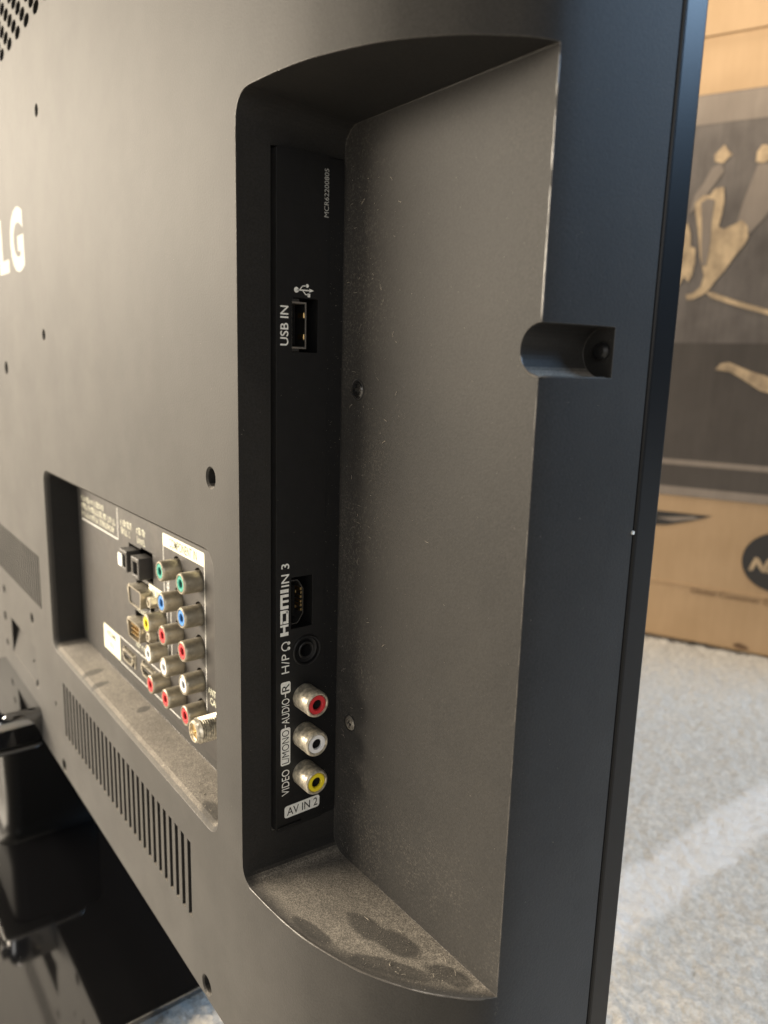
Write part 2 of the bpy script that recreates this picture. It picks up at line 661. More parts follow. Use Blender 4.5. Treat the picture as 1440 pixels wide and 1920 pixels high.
for j in range(22):                          # perforated grille
    z = gz0 + 4.6 + 4.75 * j
    for i in range(-4, 30):
        x = -195.2 - 7.1 * j - 17.45 * (i - 12)
        x = gx0 + 8 + ((x - gx0 - 8) % (17.45 * 23))
        if gx0 + 8 < x < gx1 - 8 and z < gz1 - 6 and i < 19:
            holes.append(cyl_y(x, z, 5.2, 1.0, 15, 16, 2.7))
cut(cov, join_geo(holes))
back = finish(cov, 'back_cover', None, tv, None, OFFSET)

# paler beads added on the rubbed lips, painting in their edge highlights


def sweep(pts, r, n=7):
    P = [Vector(p) for p in pts]
    V, F = [], []
    for i, p in enumerate(P):
        t = (P[min(i + 1, len(P) - 1)] - P[max(i - 1, 0)]).normalized()
        a = t.cross(Vector((0.3, 0.8, 0.5))).normalized()
        b_ = t.cross(a)
        rr_ = r * max(0.35, 0.75 + 0.6 * noise.noise(p * 0.21)) if 0 < i < len(P) - 1 else r * 0.3
        for k in range(n):
            w = 2 * math.pi * k / n
            V.append(p + (a * math.cos(w) + b_ * math.sin(w)) * rr_)
    for i in range(len(P) - 1):
        for k in range(n):
            F.append((i * n + k, i * n + (k + 1) % n, (i + 1) * n + (k + 1) % n, (i + 1) * n + k))
    F.append(tuple(range(n)))
    F.append(tuple(range((len(P) - 1) * n, len(P) * n)))
    return V, F


part('recess_lip_glint', sweep([(x, g_of(x) + 0.1, -161.75 - 0.9 * g_of(x) / 33.8) for x in [4.0 + 0.6 * i for i in range(123)]], 0.30), M['edge'], tv, 40, OFFSET)
part('recess_lip_glint', sweep([(78.45, 33.9, 64.5 - 1.2 * i) for i in range(46)], 0.22), M['edge'], tv, 40, OFFSET)
part('recess_lip_glint', sweep([(78.45, 33.9, -3.0 - 1.5 * i) for i in range(106)], 0.16), M['edge'], tv, 40, OFFSET)
part('recess_lip_glint', sweep([(0.02, 0.1, 60 - 1.4 * i) for i in range(154)], 0.13), M['edge'], tv, 40, OFFSET)
arc = [(78.6 + 5.85 * math.cos(math.radians(a)), 33.85, 4.3 + 5.85 * math.sin(math.radians(a))) for a in range(195, 268, 6)]
part('notch_lip_glint', sweep(arc, 0.32), M['edge'], tv, 40, OFFSET)
part('notch_lip_glint', sweep([(78.9 + 0.045 * i, 34.2 + 0.7 * i, -1.55) for i in range(32)], 0.30), M['edge'], tv, 40, OFFSET)

# ---- front bezel and screen ----
fb = tmp_obj(*box(2 * CX - 82.5, 82.5, 70.65, 80.6, -236, 287))
cut(fb, box(2 * CX - 58, 58, 77, 95, -205, 262))
bevel(fb, 1.1, 3)
finish(fb, 'front_bezel', M['bezel'], tv, None, OFFSET)
part('screen', box(2 * CX - 57.6, 57.6, 76.4, 77.6, -204.6, 261.6), M['screen'], tv, None, OFFSET)
part('seam_strip', box(2 * CX - 81, 81, 69.9, 71.2, -226, 280), M['hole'], tv, None, OFFSET)
# bright chip on the seam
part('paint_chip', cyl_x(70.1, -40.6, 0.5, 81.6, 82.4, 10), M['white_ink'], tv, None, OFFSET)
# screw at the end of the edge notch
part('edge_screw', join_geo([lathe([(0.01, 0), (0.01, 1.6), (1.4, 1.5), (2.1, 0.7), (2.1, -0.6)], 'y', 20)]), M['plate'], tv, 40,
     OFFSET + Vector((78.4, 56.3, 4.6)) * MM)

# ---- side terminal plate ----
sp_o = tmp_obj(*loft([[(x_, p, q) for p, q in rrect(10.5, 33.25, -147.6, 56.8, 1.0, 4)] for x_ in (-15.5, 3.0)]))
# long shallow step beside the floor
cut(sp_o, box(2.4, 6, 27.6, 40, -160, 70))
cut(sp_o, box(-12, 6, 15.6, 24.2, 2.9, 17.9))                    # usb
cut(sp_o, box(-12, 6, 15.7, 23.2, -80.1, -63.8))                 # hdmi
cut(sp_o, cyl_x(21.3, -88.0, 5.05, -12, 6, 40))                  # headphone
bevel(sp_o, 0.22, 2)
side_plate = finish(sp_o, 'side_terminal_plate', M['plate'], tv, None, OFFSET)
part('latch_tab', box(2.0, 3.7, 11.2, 19.6, -146.7, -145.9), M['plate'], side_plate, None, None, (0.2, 2))

PX = 3.06
U, Vv, N = (0, 0, 1), (0, -1, 0), (1, 0, 0)                      # lettering that reads upward


def upward(body, y_base, z0, height, length, bold=0.0, x=PX):
    return text_mesh(body, (x, y_base, z0), U, Vv, N, length, height, bold)


def yz_poly(pts, x=PX):
    return [(x, p, q) for p, q in pts], [tuple(range(len(pts)))]


def yz_ring(cy, cz, r0, r1, a0, a1, n=20, x=PX):
    V, F = [], []
    for i in range(n + 1):
        a = math.radians(a0 + (a1 - a0) * i / n)
        V += [(x, cy + r0 * math.cos(a), cz + r0 * math.sin(a)), (x, cy + r1 * math.cos(a), cz + r1 * math.sin(a))]
    for i in range(n):
        F.append((2 * i, 2 * i + 1, 2 * i + 3, 2 * i + 2))
    return V, F


def yz_bar(p, q, w, x=PX):
    d = Vector((q[0] - p[0], q[1] - p[1])).normalized()
    t = Vector((-d.y, d.x)) * w / 2
    return yz_poly([(p[0] + t.x, p[1] + t.y), (q[0] + t.x, q[1] + t.y), (q[0] - t.x, q[1] - t.y), (p[0] - t.x, p[1] - t.y)], x)


flat_part('usb_lettering', [upward('USB IN', 14.4, 4.6, 2.65, 10.9, 0.012)], M['white_ink'], side_plate, None, N)
tri = [yz_ring(16.95, 20.05, 0, 0.78, 0, 360), yz_bar((17.2, 20.05), (21.4, 20.12), 0.36),
       yz_poly([(21.2, 19.6), (21.2, 20.65), (22.7, 20.14)]),
       yz_bar((18.0, 20.1), (19.0, 21.25), 0.3), yz_bar((18.9, 21.2), (20.3, 21.35), 0.3), yz_ring(20.5, 21.35, 0, 0.52, 0, 360, 14),
       yz_bar((19.0, 20.0), (20.0, 18.95), 0.3), yz_bar((19.9, 19.0), (21.0, 18.85), 0.3),
       yz_poly([(20.6, 18.3), (21.5, 18.3), (21.5, 19.3), (20.6, 19.3)])]
flat_part('usb_symbol', tri, M['white_ink'], side_plate, None, N)
flat_part('part_number_lettering', [upward('MCR62200805', 27.45, 40.6, 1.5, 12.9)], M['grey_ink'], side_plate, None, N)

# wordmark above the port: heavy letters built from bars (y is the letters' height, z their run)


def word_bar(z0, z1, a0, a1):
    """letter bar: z0..z1 along the run, a0..a1 up the letter (0 base, 1 top)"""
    yb, hgt = 14.75, 2.85
    return yz_poly([(yb - a0 * hgt, z0), (yb - a0 * hgt, z1), (yb - a1 * hgt, z1), (yb - a1 * hgt, z0)])


zb = -81.8
hd = [word_bar(zb, zb + 1.15, 0, 1), word_bar(zb + 1.15, zb + 2.9, 0.38, 0.66), word_bar(zb + 2.9, zb + 3.6, 0, 1)]
hd += [word_bar(zb + 3.9, zb + 4.7, 0, 0.66), word_bar(zb + 3.9, zb + 8.2, 0.72, 1.0), word_bar(zb + 7.2, zb + 8.2, 0.1, 0.72),
       word_bar(zb + 4.7, zb + 7.9, 0, 0.28)]
hd += [word_bar(zb + 8.6, zb + 9.6, 0, 0.72), word_bar(zb + 8.6, zb + 13.2, 0.72, 1.0), word_bar(zb + 10.6, zb + 11.4, 0, 0.72),
       word_bar(zb + 12.3, zb + 13.2, 0, 0.72), word_bar(zb + 13.7, zb + 14.8, 0, 1.0)]
flat_part('hdmi_wordmark', hd, M['white_ink'], side_plate, None, N)
flat_part('hdmi_lettering', [upward('IN 3', 14.95, -66.2, 2.75, 7.1, 0.008)], M['white_ink'], side_plate, None, N)
hp = [upward('H/P', 15.1, -94.0, 2.75, 6.3)]
hp += [yz_ring(13.75, -85.2, 1.15, 1.5, 35, 325, 24), yz_ring(14.85, -84.35, 0, 0.55, 0, 360, 12), yz_ring(14.85, -86.05, 0, 0.55, 0, 360, 12)]
flat_part('headphone_lettering', hp, M['white_ink'], side_plate, None, N)
flat_part('video_lettering', [upward('VIDEO', 15.25, -135.4, 2.75, 8.9)], M['white_ink'], side_plate, None, N)
flat_part('audio_lettering', [upward('AUDIO', 15.2, -110.9, 2.75, 8.6), yz_bar((13.75, -101.9), (13.75, -100.6), 0.35), yz_bar((13.75, -112.3), (13.75, -111.1), 0.35)],
          M['white_ink'], side_plate, None, N)


def label_yz(name, y0, y1, z0, z1, geo, r=0.7):
    pl = flat_part(name, [yz_poly(rrect(y0, y1, z0, z1, r, 5), PX)], M['white_ink'], side_plate, None, N)
    flat_part(name + '_lettering', [geo], M['black_ink'], side_plate, None, N)
    return pl


label_yz('mono_label', 12.1, 15.55, -124.9, -112.2, upward('L/MONO', 15.1, -124.3, 2.6, 11.4, 0.0, PX + 0.05))
label_yz('right_label', 12.1, 15.55, -100.7, -96.8, upward('R', 15.1, -100.0, 2.6, 2.5, 0.006, PX + 0.05))
label_yz('input_label', 13.5, 26.7, -143.6, -139.4, text_mesh('AV IN 2', (PX + 0.05, 14.4, -142.9), (0, 1, 0), (0, 0, 1), N, 11.5, 2.8, 0.004), 0.9)


# ---- ports of the side plate ----
def tube_yz(outer, inner, x0, x1):
    """hollow shell along x from two outlines of equal length"""
    n = len(outer)
    V = [(x0, p, q) for p, q in outer] + [(x1, p, q) for p, q in outer] + [(x1, p, q) for p, q in inner] + [(x0, p, q) for p, q in inner]
    F = []
    for k in range(3):
        for i in range(n):
            j = (i + 1) % n
            F.append((k * n + i, k * n + j, (k + 1) * n + j, (k + 1) * n + i))
    return V, F


usb = part('usb_port', tube_yz([(15.75, 3.9), (20.85, 3.9), (20.85, 16.9), (15.75, 16.9)],
                               [(16.15, 4.4), (20.4, 4.4), (20.4, 16.4), (16.15, 16.4)], -10, 2.1), M['steel'], tv, None, OFFSET)
part('tongue', box(-10, 0.6, 16.3, 18.0, 5.0, 15.8), M['hole'], usb)
for zz in (6.6, 12.6):
    part('spring_window', box(-1.6, 1.5, 20.25, 20.42, zz, zz + 1.4), M['gold'], usb)
part('cavity', box(-11.5, -10.2, 15.5, 24.3, 2.8, 18), M['hole'], usb)
for z0 in (3.1, 16.75):
    part('corner_tab', box(1.0, 1.9, 15.8, 18.6, z0, z0 + 0.95), M['dark_steel'], usb)

ho = [(15.9, -79.0), (18.4, -79.0), (19.1, -78.3), (20.6, -76.0), (20.6, -68.0), (19.1, -65.6), (18.4, -64.9), (15.9, -64.9)]
hi_ = [(16.15, -78.7), (18.25, -78.7), (18.85, -78.1), (20.3, -75.85), (20.3, -68.15), (18.85, -65.8), (18.25, -65.2), (16.15, -65.2)]
hdmi = part('hdmi_port', tube_yz(ho, hi_, -9, 2.0), M['dark_steel'], tv, None, OFFSET)
part('tongue', box(-9, 0.5, 17.3, 18.4, -77.0, -67.0), M['hole'], hdmi)
part('cavity', box(-11.5, -9.2, 15.5, 23.3, -80.3, -63.6), M['hole'], hdmi)
for k, zz in enumerate((-75.4, -74.0, -72.7, -71.3, -69.9, -68.8)):
    part('contact', box(-3, 1.2 - 0.15 * (k % 2), 19.95, 20.28, zz, zz + 0.72), M['gold'], hdmi)
for zz in (-74.2, -69.4):
    part('contact', box(-2, 0.8, 18.42, 18.62, zz, zz + 0.8), M['gold'], hdmi)

hpj = part('headphone_jack', join_geo([lathe([(5.0, -6), (5.0, 0.25), (4.75, 0.5), (4.35, 0.4), (4.1, -0.6), (3.0, -1.0), (2.85, 0.0), (2.6, 0.15), (2.1, 0.0), (1.85, -0.5), (1.75, -8)], 'x', 48)]),
           M['plate'], tv, 30, OFFSET + Vector((3.0, 21.3, -88.0)) * MM)
part('bore', cyl_x(0, 0, 1.9, -9, -5), M['hole'], hpj)


# ---- phono jacks ----
def jack_meshes(axis, L, barrel_mat, prefix):
    barrel = lathe([(4.15, -2.0), (4.15, L - 0.75), (3.95, L - 0.25), (3.65, L), (3.3, L), (3.12, L - 0.25), (3.05, L - 1.2), (3.0, L - 4)], axis, 40)
    ring = lathe([(3.02, L - 3), (3.02, L - 0.35), (2.85, L - 0.1), (1.85, L - 0.1), (1.62, L - 0.4), (1.55, 0.3), (0.01, 0.2)], axis, 32)
    bm_ = mesh_from(*barrel, name='rca_jack')
    rm = mesh_from(*ring, name='insulator')
    hole = lathe([(1.60, L - 0.9), (1.52, L - 0.95), (0.9, L - 1.3), (0.01, L - 1.4)], axis, 24)  # near-black disc set in the bore to paint in its darkness
    hm_ = mesh_from(*hole, name='dark_bore_disc')
    hm_.materials.append(M['hole'])
    for me_ in (bm_, rm, hm_):
        me_.transform(Matrix.Scale(MM, 4))
        smooth(me_, 35)
    bm_.materials.append(barrel_mat)
    return bm_, rm, hm_


def place_jack(mesh_pair, pos, colour):
    o = bpy.data.objects.new('rca_jack', mesh_pair[0])
    COL.objects.link(o)
    o.parent = tv
    o.location = OFFSET + Vector(pos) * MM
    key = (mesh_pair[1].name, colour)
    if key not in ring_cache:
        r = mesh_pair[1].copy()
        r.materials.clear()
        r.materials.append(M[colour])
        ring_cache[key] = r
    c = bpy.data.objects.new('insulator', ring_cache[key])
    COL.objects.link(c)
    c.parent = o
    k = bpy.data.objects.new('dark_bore_disc', mesh_pair[2])
    COL.objects.link(k)
    k.parent = o
    return o


ring_cache = {}
side_pair = jack_meshes('x', 8.0, M['nickel'], 'side')
for z, colname in ((-103.2, 'red'), (-116.3, 'white'), (-129.4, 'yellow')):
    place_jack(side_pair, (3.0, 20.6, z), colname)

# ---- rear terminal plate ----
YP = 15.8
rp = tmp_obj(*loft([[(x, y, z) for x, z in rrect(-214, -23, -149.8, -63.2, 3, 6)] for y in (YP, YP + 1.4)]))
rear_jacks = [(-65.2, -81.9, 'green'), (-65.2, -95.2, 'blue'), (-65.2, -108.5, 'red'), (-65.0, -121.9, 'white'), (-64.0, -134.2, 'red'),
              (-85.6, -81.9, 'green'), (-85.0, -94.7, 'blue'), (-85.0, -108.3, 'red'), (-84.6, -121.7, 'white'), (-83.8, -135.0, 'red'),
              (-102.6, -108.6, 'yellow'), (-101.6, -121.8, 'white'), (-100.2, -134.9, 'red')]
hl = [cyl_y(x + 0.3, z + 0.75, 4.55, YP - 2, YP + 4, 24) for x, z, c in rear_jacks]
hl.append(cyl_y(-45.2, -130.6, 6.0, YP - 2, YP + 4, 24))
hl += [box(-153, -138, YP - 2, YP + 4, -143.2, -136.0), box(-128, -113, YP - 2, YP + 4, -142.0, -135.0)]
hl += [box(-141.5, -126, YP - 2, YP + 4, -94.2, -82.6), box(-126, -112, YP - 2, YP + 4, -95.4, -81.6)]
hl += [box(-133, -111.5, YP - 2, YP + 4, -108.5, -97.0), box(-136, -113.5, YP - 2, YP + 4, -125.0, -113.0)]
cut(rp, join_geo(hl), True)
rear_plate = finish(rp, 'rear_terminal_plate', M['rear_plate'], tv, None, OFFSET)
rear_pair = jack_meshes('y', 7.3, M['nickel_dark'], 'rear')
for x, z, c in rear_jacks:
    place_jack(rear_pair, (x, YP, z), c)

# aerial connector: threaded barrel
prof_f = [(4.75, -2), (4.75, 0.3)]
for i in range(11):
    h0 = 0.6 + i * 0.88
    prof_f += [(4.2, h0), (4.75, h0 + 0.44)]
prof_f += [(4.25, 10.6), (4.15, 11.2), (3.7, 11.8), (3.3, 11.8), (3.2, 11.0), (3.0, 10.9)]
coax = part('coaxial_connector', lathe(prof_f, 'y', 40), M['nickel'], tv, 25, OFFSET + Vector((-45.6, YP, -131.6)) * MM)
part('dielectric', lathe([(3.1, 10.9), (0.8, 11.0), (0.6, 10.4), (0.01, 10.2)], 'y', 24), M['gold'], coax)

# D-sub ports
for (x, z, pins) in ((-121.6, -102.6, False), (-124.0, -118.8, True)):
    dsh = [(-8.2, 4.1), (8.2, 4.1), (7.0, -4.1), (-7.0, -4.1)]

    def rounded(pts, s):
        out = []
        for i, p in enumerate(pts):
            a, b_ = Vector(pts[i - 1]), Vector(pts[(i + 1) % 4])
            p = Vector(p)
            for t in (0.0, 0.5, 1.0):
                d0 = (a - p).normalized() * 1.5
                d1 = (b_ - p).normalized() * 1.5
                q = p + d0 * (1 - t) ** 2 + d1 * t ** 2
                out.append((q.x * s, q.y * s))
        return out
    o_, i_ = rounded(dsh, 1.0), rounded(dsh, 0.90)
    n_ = len(o_)
    Vd = [(p, 1.0, q) for p, q in o_] + [(p, -5.2, q) for p, q in o_] + [(p, -5.2, q) for p, q in i_] + [(p, -1.0, q) for p, q in i_]
    Fd = [(k * n_ + i, k * n_ + (i + 1) % n_, (k + 1) * n_ + (i + 1) % n_, (k + 1) * n_ + i) for k in range(3) for i in range(n_)]
    vg = part('serial_port', (Vd, Fd), M['nickel_dark'], tv, 35, OFFSET + Vector((x, YP, z)) * MM)
    part('insert', loft([[(p * 0.99, -1.2, q * 0.99) for p, q in i_], [(p * 0.99, -4.6 if not pins else -1.6, q * 0.99) for p, q in i_]]),
         M['hole'] if pins else M['rear_plate'], vg)
    for sx in (-12.0, 12.0):
        part('jack_screw', lathe([(2.6, -1), (2.6, 3.0), (2.2, 3.4), (1.3, 3.4), (1.2, 2.4), (0.01, 2.3)], 'y', 6), M['nickel'], vg, None,
             Vector((sx, 0, 0.4)) * MM)
    if pins:
        for r_, (zz, cnt) in enumerate(((2.0, 5), (0, 5), (-2.0, 5))):
            for k in range(cnt):
                part('pin', cyl_y((k - 2) * 2.3 + (0.5 if r_ == 1 else 0), zz, 0.55, -4.4, -1.0, 8), M['gold'], vg)

# digital audio sockets
for (x, z, mt) in ((-133.6, -88.4, 'white_ink'), (-118.6, -88.6, 'rear_plate')):
    ob = tmp_obj(*box(-4.6, 4.6, -5.6, 1.0, -4.8, 4.8))
    cut(ob, box(-2.6, 2.8, -8, -1.5, -2.9, 2.6))
    bevel(ob, 0.5, 2)
    so_ = finish(ob, 'optical_port', M['rear_plate'], tv, None, OFFSET + Vector((x, YP, z)) * MM)
    part('shutter', box(-2.5, 2.7, -1.6, -1.4, -2.8, 2.5), M['hole'], so_)
    if mt == 'white_ink':
        part('dust_cap', box(-3.9, 1.0, -6.5, -5.7, -2.8, 3.0), M['white_ink'], so_, None, None, (0.3, 2))

# hdmi sockets of the rear plate
for (x, z) in ((-145.5, -139.6), (-120.5, -138.5)):
    oo = [(-7, 2.6), (7, 2.6), (7, -0.2), (4.6, -2.6), (-4.6, -2.6), (-7, -0.2)]
    n_ = 6
    Vd = [(p, 2.0, q) for p, q in oo] + [(p, -1.3, q) for p, q in oo] + [(p * 0.88, -1.3, q * 0.8) for p, q in oo] + [(p * 0.88, 3, q * 0.8) for p, q in oo]
    Fd = [(k * n_ + i, k * n_ + (i + 1) % n_, (k + 1) * n_ + (i + 1) % n_, (k + 1) * n_ + i) for k in range(3) for i in range(n_)]
    rh = part('hdmi_port', (Vd, Fd), M['nickel'], tv, None, OFFSET + Vector((x, YP, z)) * MM)
    part('tongue', box(-5, 5, -0.8, 2, 0.0, 1.0), M['rear_plate'], rh)
    part('flange', join_geo([box(-8, -7.1, -0.5, 0.4, -3.2, 3.2), box(7.1, 8, -0.5, 0.4, -3.2, 3.2)]), M['nickel'], rh)

# printing on the rear plate
LU, LV, LN = (1, 0, 0), (0, 0, 1), (0, -1, 0)
YL = YP - 0.06


def xz_rect(x0, x1, z0, z1, y=YL):
    return [(x0, y, z0), (x1, y, z0), (x1, y, z1), (x0, y, z1)], [(0, 1, 2, 3)]


def xz_label(name, x0, x1, z0, z1, words, mat='cream_ink', ink='olive_ink', r=0.8):
    flat_part(name, [([(p, YL, q) for p, q in rrect(x0, x1, z0, z1, r, 4)], [tuple(range(20))])], M[mat], rear_plate, None, LN)
    if words:
        flat_part(name + '_lettering', words, M[ink], rear_plate, None, LN)


def tx(body, x, z, w, hgt, bold=0.0, y=YL - 0.05):
    return text_mesh(body, (x, y, z), LU, LV, LN, w, hgt, bold)


xz_label('component_label', -99.8, -59.4, -75.2, -69.8, [tx('COMPONENT IN', -93, -74.5, 27, 3.9, 0.01)])
xz_label('av_label', -117.4, -97.8, -101.2, -95.8, [tx('AV IN 1', -114.5, -100.2, 11, 3.2)])
xz_label('hdmi_label', -184.0, -159.6, -146.4, -133.4, [tx('HDMI', -179.5, -138.4, 14, 3.0, 0.02), tx('IN', -175, -143.8, 6, 3.0)], ink='olive_ink')
lines = [xz_rect(-59.75, -59.35, -133, -75), xz_rect(-99.75, -99.35, -95, -75.2), xz_rect(-117.4, -117.0, -132.5, -101.2),
         xz_rect(-97.4, -97.0, -128, -101), xz_rect(-93.4, -93.0, -128, -101), xz_rect(-159.6, -86, -146.6, -146.2), xz_rect(-159.6, -104, -133.4, -133.0),
         xz_rect(-156.2, -155.7, -84, -69), xz_rect(-216 + 3, -156, -84.4, -83.9)]
for ln in lines:
    flat_part('border_line', [ln], M['white_ink'], rear_plate, None, LN)
# small illegible printing: strokes only, no readable words


def strokes(x0, x1, z0, z1, seed):
    rr = random.Random(seed)
    out, x = [], x0
    while x < x1 - 0.6:
        w = rr.uniform(0.5, 1.3)
        kind = rr.randrange(4)
        if kind == 3 and x > x0:
            x += 0.7
            continue
        zt = z1 if kind else z1 - 0.25 * (z1 - z0)
        t = 0.36
        out.append(xz_rect(x, x + t, z0, zt))
        out.append(xz_rect(x + t, x + w + t, z0, z0 + t) if kind == 1 else xz_rect(x + t, x + w + t, zt - t, zt))
        if kind == 2:
            out.append(xz_rect(x + w + t, x + w + 2 * t, z0, zt))
        x += w + 3 * t + 0.15
    return out


for k, q in enumerate(((-213, -176, -74.2, -71.4), (-213, -160, -78.2, -75.4), (-213, -160, -82.2, -79.4), (-151.5, -138, -76.2, -73.2),
                      (-151, -139, -80.2, -77.2), (-130.5, -118.5, -76.2, -73.2), (-130, -119.5, -80.4, -77.4), (-133, -117, -112.6, -110.2),
                      (-136, -116, -130.6, -127.8))):
    flat_part('small_print', strokes(*q, k + 1), M['cream_ink'], rear_plate, None, LN)
UZ, VX = (0, 0, 1), (-1, 0, 0)
flat_part('vertical_lettering', [text_mesh('VIDEO', (-94.2, YL - 0.02, -99), UZ, VX, LN, 11, 2.4, 0.01)], M['white_ink'], rear_plate, None, LN)
flat_part('vertical_lettering', [text_mesh('AUDIO', (-94.2, YL - 0.02, -131), UZ, VX, LN, 9, 2.4, 0.01)], M['white_ink'], rear_plate, None, LN)
flat_part('aerial_lettering', [tx('ANTENNA/', -58.2, -124.2, 17, 2.7, 0.012), tx('CABLE IN', -56.4, -127.9, 15, 2.7, 0.012)], M['cream_ink'], rear_plate, None, LN)

# ---- maker's letters on the back ----
flat_part('logo_lettering', [text_mesh('L', (-292, -0.08, 43.4), LU, LV, LN, 24, 29, 0.05), text_mesh('G', (-263, -0.08, 42), LU, LV, LN, 30, 32, 0.05)],
          M['logo'], tv, OFFSET, LN)


# ---- screws ----
def screw(name, pos, r, mat, axis='y'):
    o = tmp_obj(*lathe([(r * 1.0, -1), (r, 0.1), (r * 0.86, 0.5), (r * 0.5, 0.72), (0.01, 0.8)], 'y', 28))
    bm = bmesh.new()
    bm.from_mesh(o.data)
    bmesh.ops.remove_doubles(bm, verts=bm.verts, dist=0.03)
    bmesh.ops.holes_fill(bm, edges=bm.edges)
    bmesh.ops.recalc_face_normals(bm, faces=bm.faces)
    bm.to_mesh(o.data)
    bm.free()
    w = r * 0.2
    cut(o, box(-w, w, -2, 0.5, -r * 0.62, r * 0.62))
    cut(o, box(-r * 0.62, r * 0.62, -2, 0.5, -w, w))
    return finish(o, name, mat, tv, 30, OFFSET + Vector(pos) * MM)


def washer(pos, r0, r1, mat):
    return part('screw_seat', lathe([(r0, -0.6), (r0, 0.16), ((r0 + r1) / 2, 0.3), (r1, 0.05), (r1, -0.4)], 'y', 36), mat, tv, 40, OFFSET + Vector(pos) * MM)


screw('screw', (10.2, 33.9, -7.4), 2.5, M['screw'])
washer((10.2, 33.8, -7.4), 2.55, 3.25, M['cover'])
screw('screw', (9.7, 33.9, -113.4), 2.4, M['screw_dusty'])
washer((9.7, 33.8, -113.4), 2.45, 3.0, M['cover'])
screw('screw', (-18.4, 6.0, -35.4), 2.6, M['screw'])
screw('screw', (-29.0, 5.0, -223.2), 2.9, M['steel'])
screw('screw', (-214.8, 5.0, -223.8), 2.9, M['steel'])
screw('screw', (-293.7, 4.0, -8.2), 3.1, M['screw'])
screw('screw', (-270.5, 4.0, -154.4), 2.8, M['screw'])
screw('screw', (-267.6, 4.0, -194.1), 2.7, M['screw'])

# ---- stand ----
sb = tmp_obj(*loft([[(x, y, z) for x, y in rrect(2 * CX + 100, -100, -95, 178, 46, 14)] for z in (-298, -292.5)]))
bevel(sb, 1.8, 4, 40)
stand = finish(sb, 'stand_base', M['gloss'], tv, None, OFFSET)
nk = tmp_obj(*loft([[(x, y, z) for x, y in rrect(CX - w_, CX + w_, -21 - d_, 34 + d_, 9, 6)] for z, w_, d_ in
                    ((-293, 50, 7), (-291.5, 47, 4), (-289, 45, 2), (-284, 43.5, 0.6), (-270, 43, 0), (-226, 43, 0))]))
finish(nk, 'neck', M['satin'], stand, 40)
br = tmp_obj(*loft([[(x, y, z) for x, y in rrect(CX - w_, CX + w_, y_, 20, 4, 5)] for z, w_, y_ in
                    ((-229.5, 50, -27), (-218, 51, -28), (-211, 51, -26), (-208, 48, -22))]))
bevel(br, 1.6, 3, 30)
finish(br, 'mounting_bracket', M['gloss'], stand, 45)
part('bracket_clip', box(CX + 18, CX + 46, -30.5, -24, -224, -214), M['gloss'], stand, None, None, (1.2, 3))
bs = tmp_obj(*loft([[(x, y, z) for x, y in rrect(CX - 52, CX + 52, -29.5, 0, 5, 5)] for z in (-232, -229.8)]))
bevel(bs, 0.8, 2)
finish(bs, 'bracket_lip', M['dark_steel'], stand, 40)


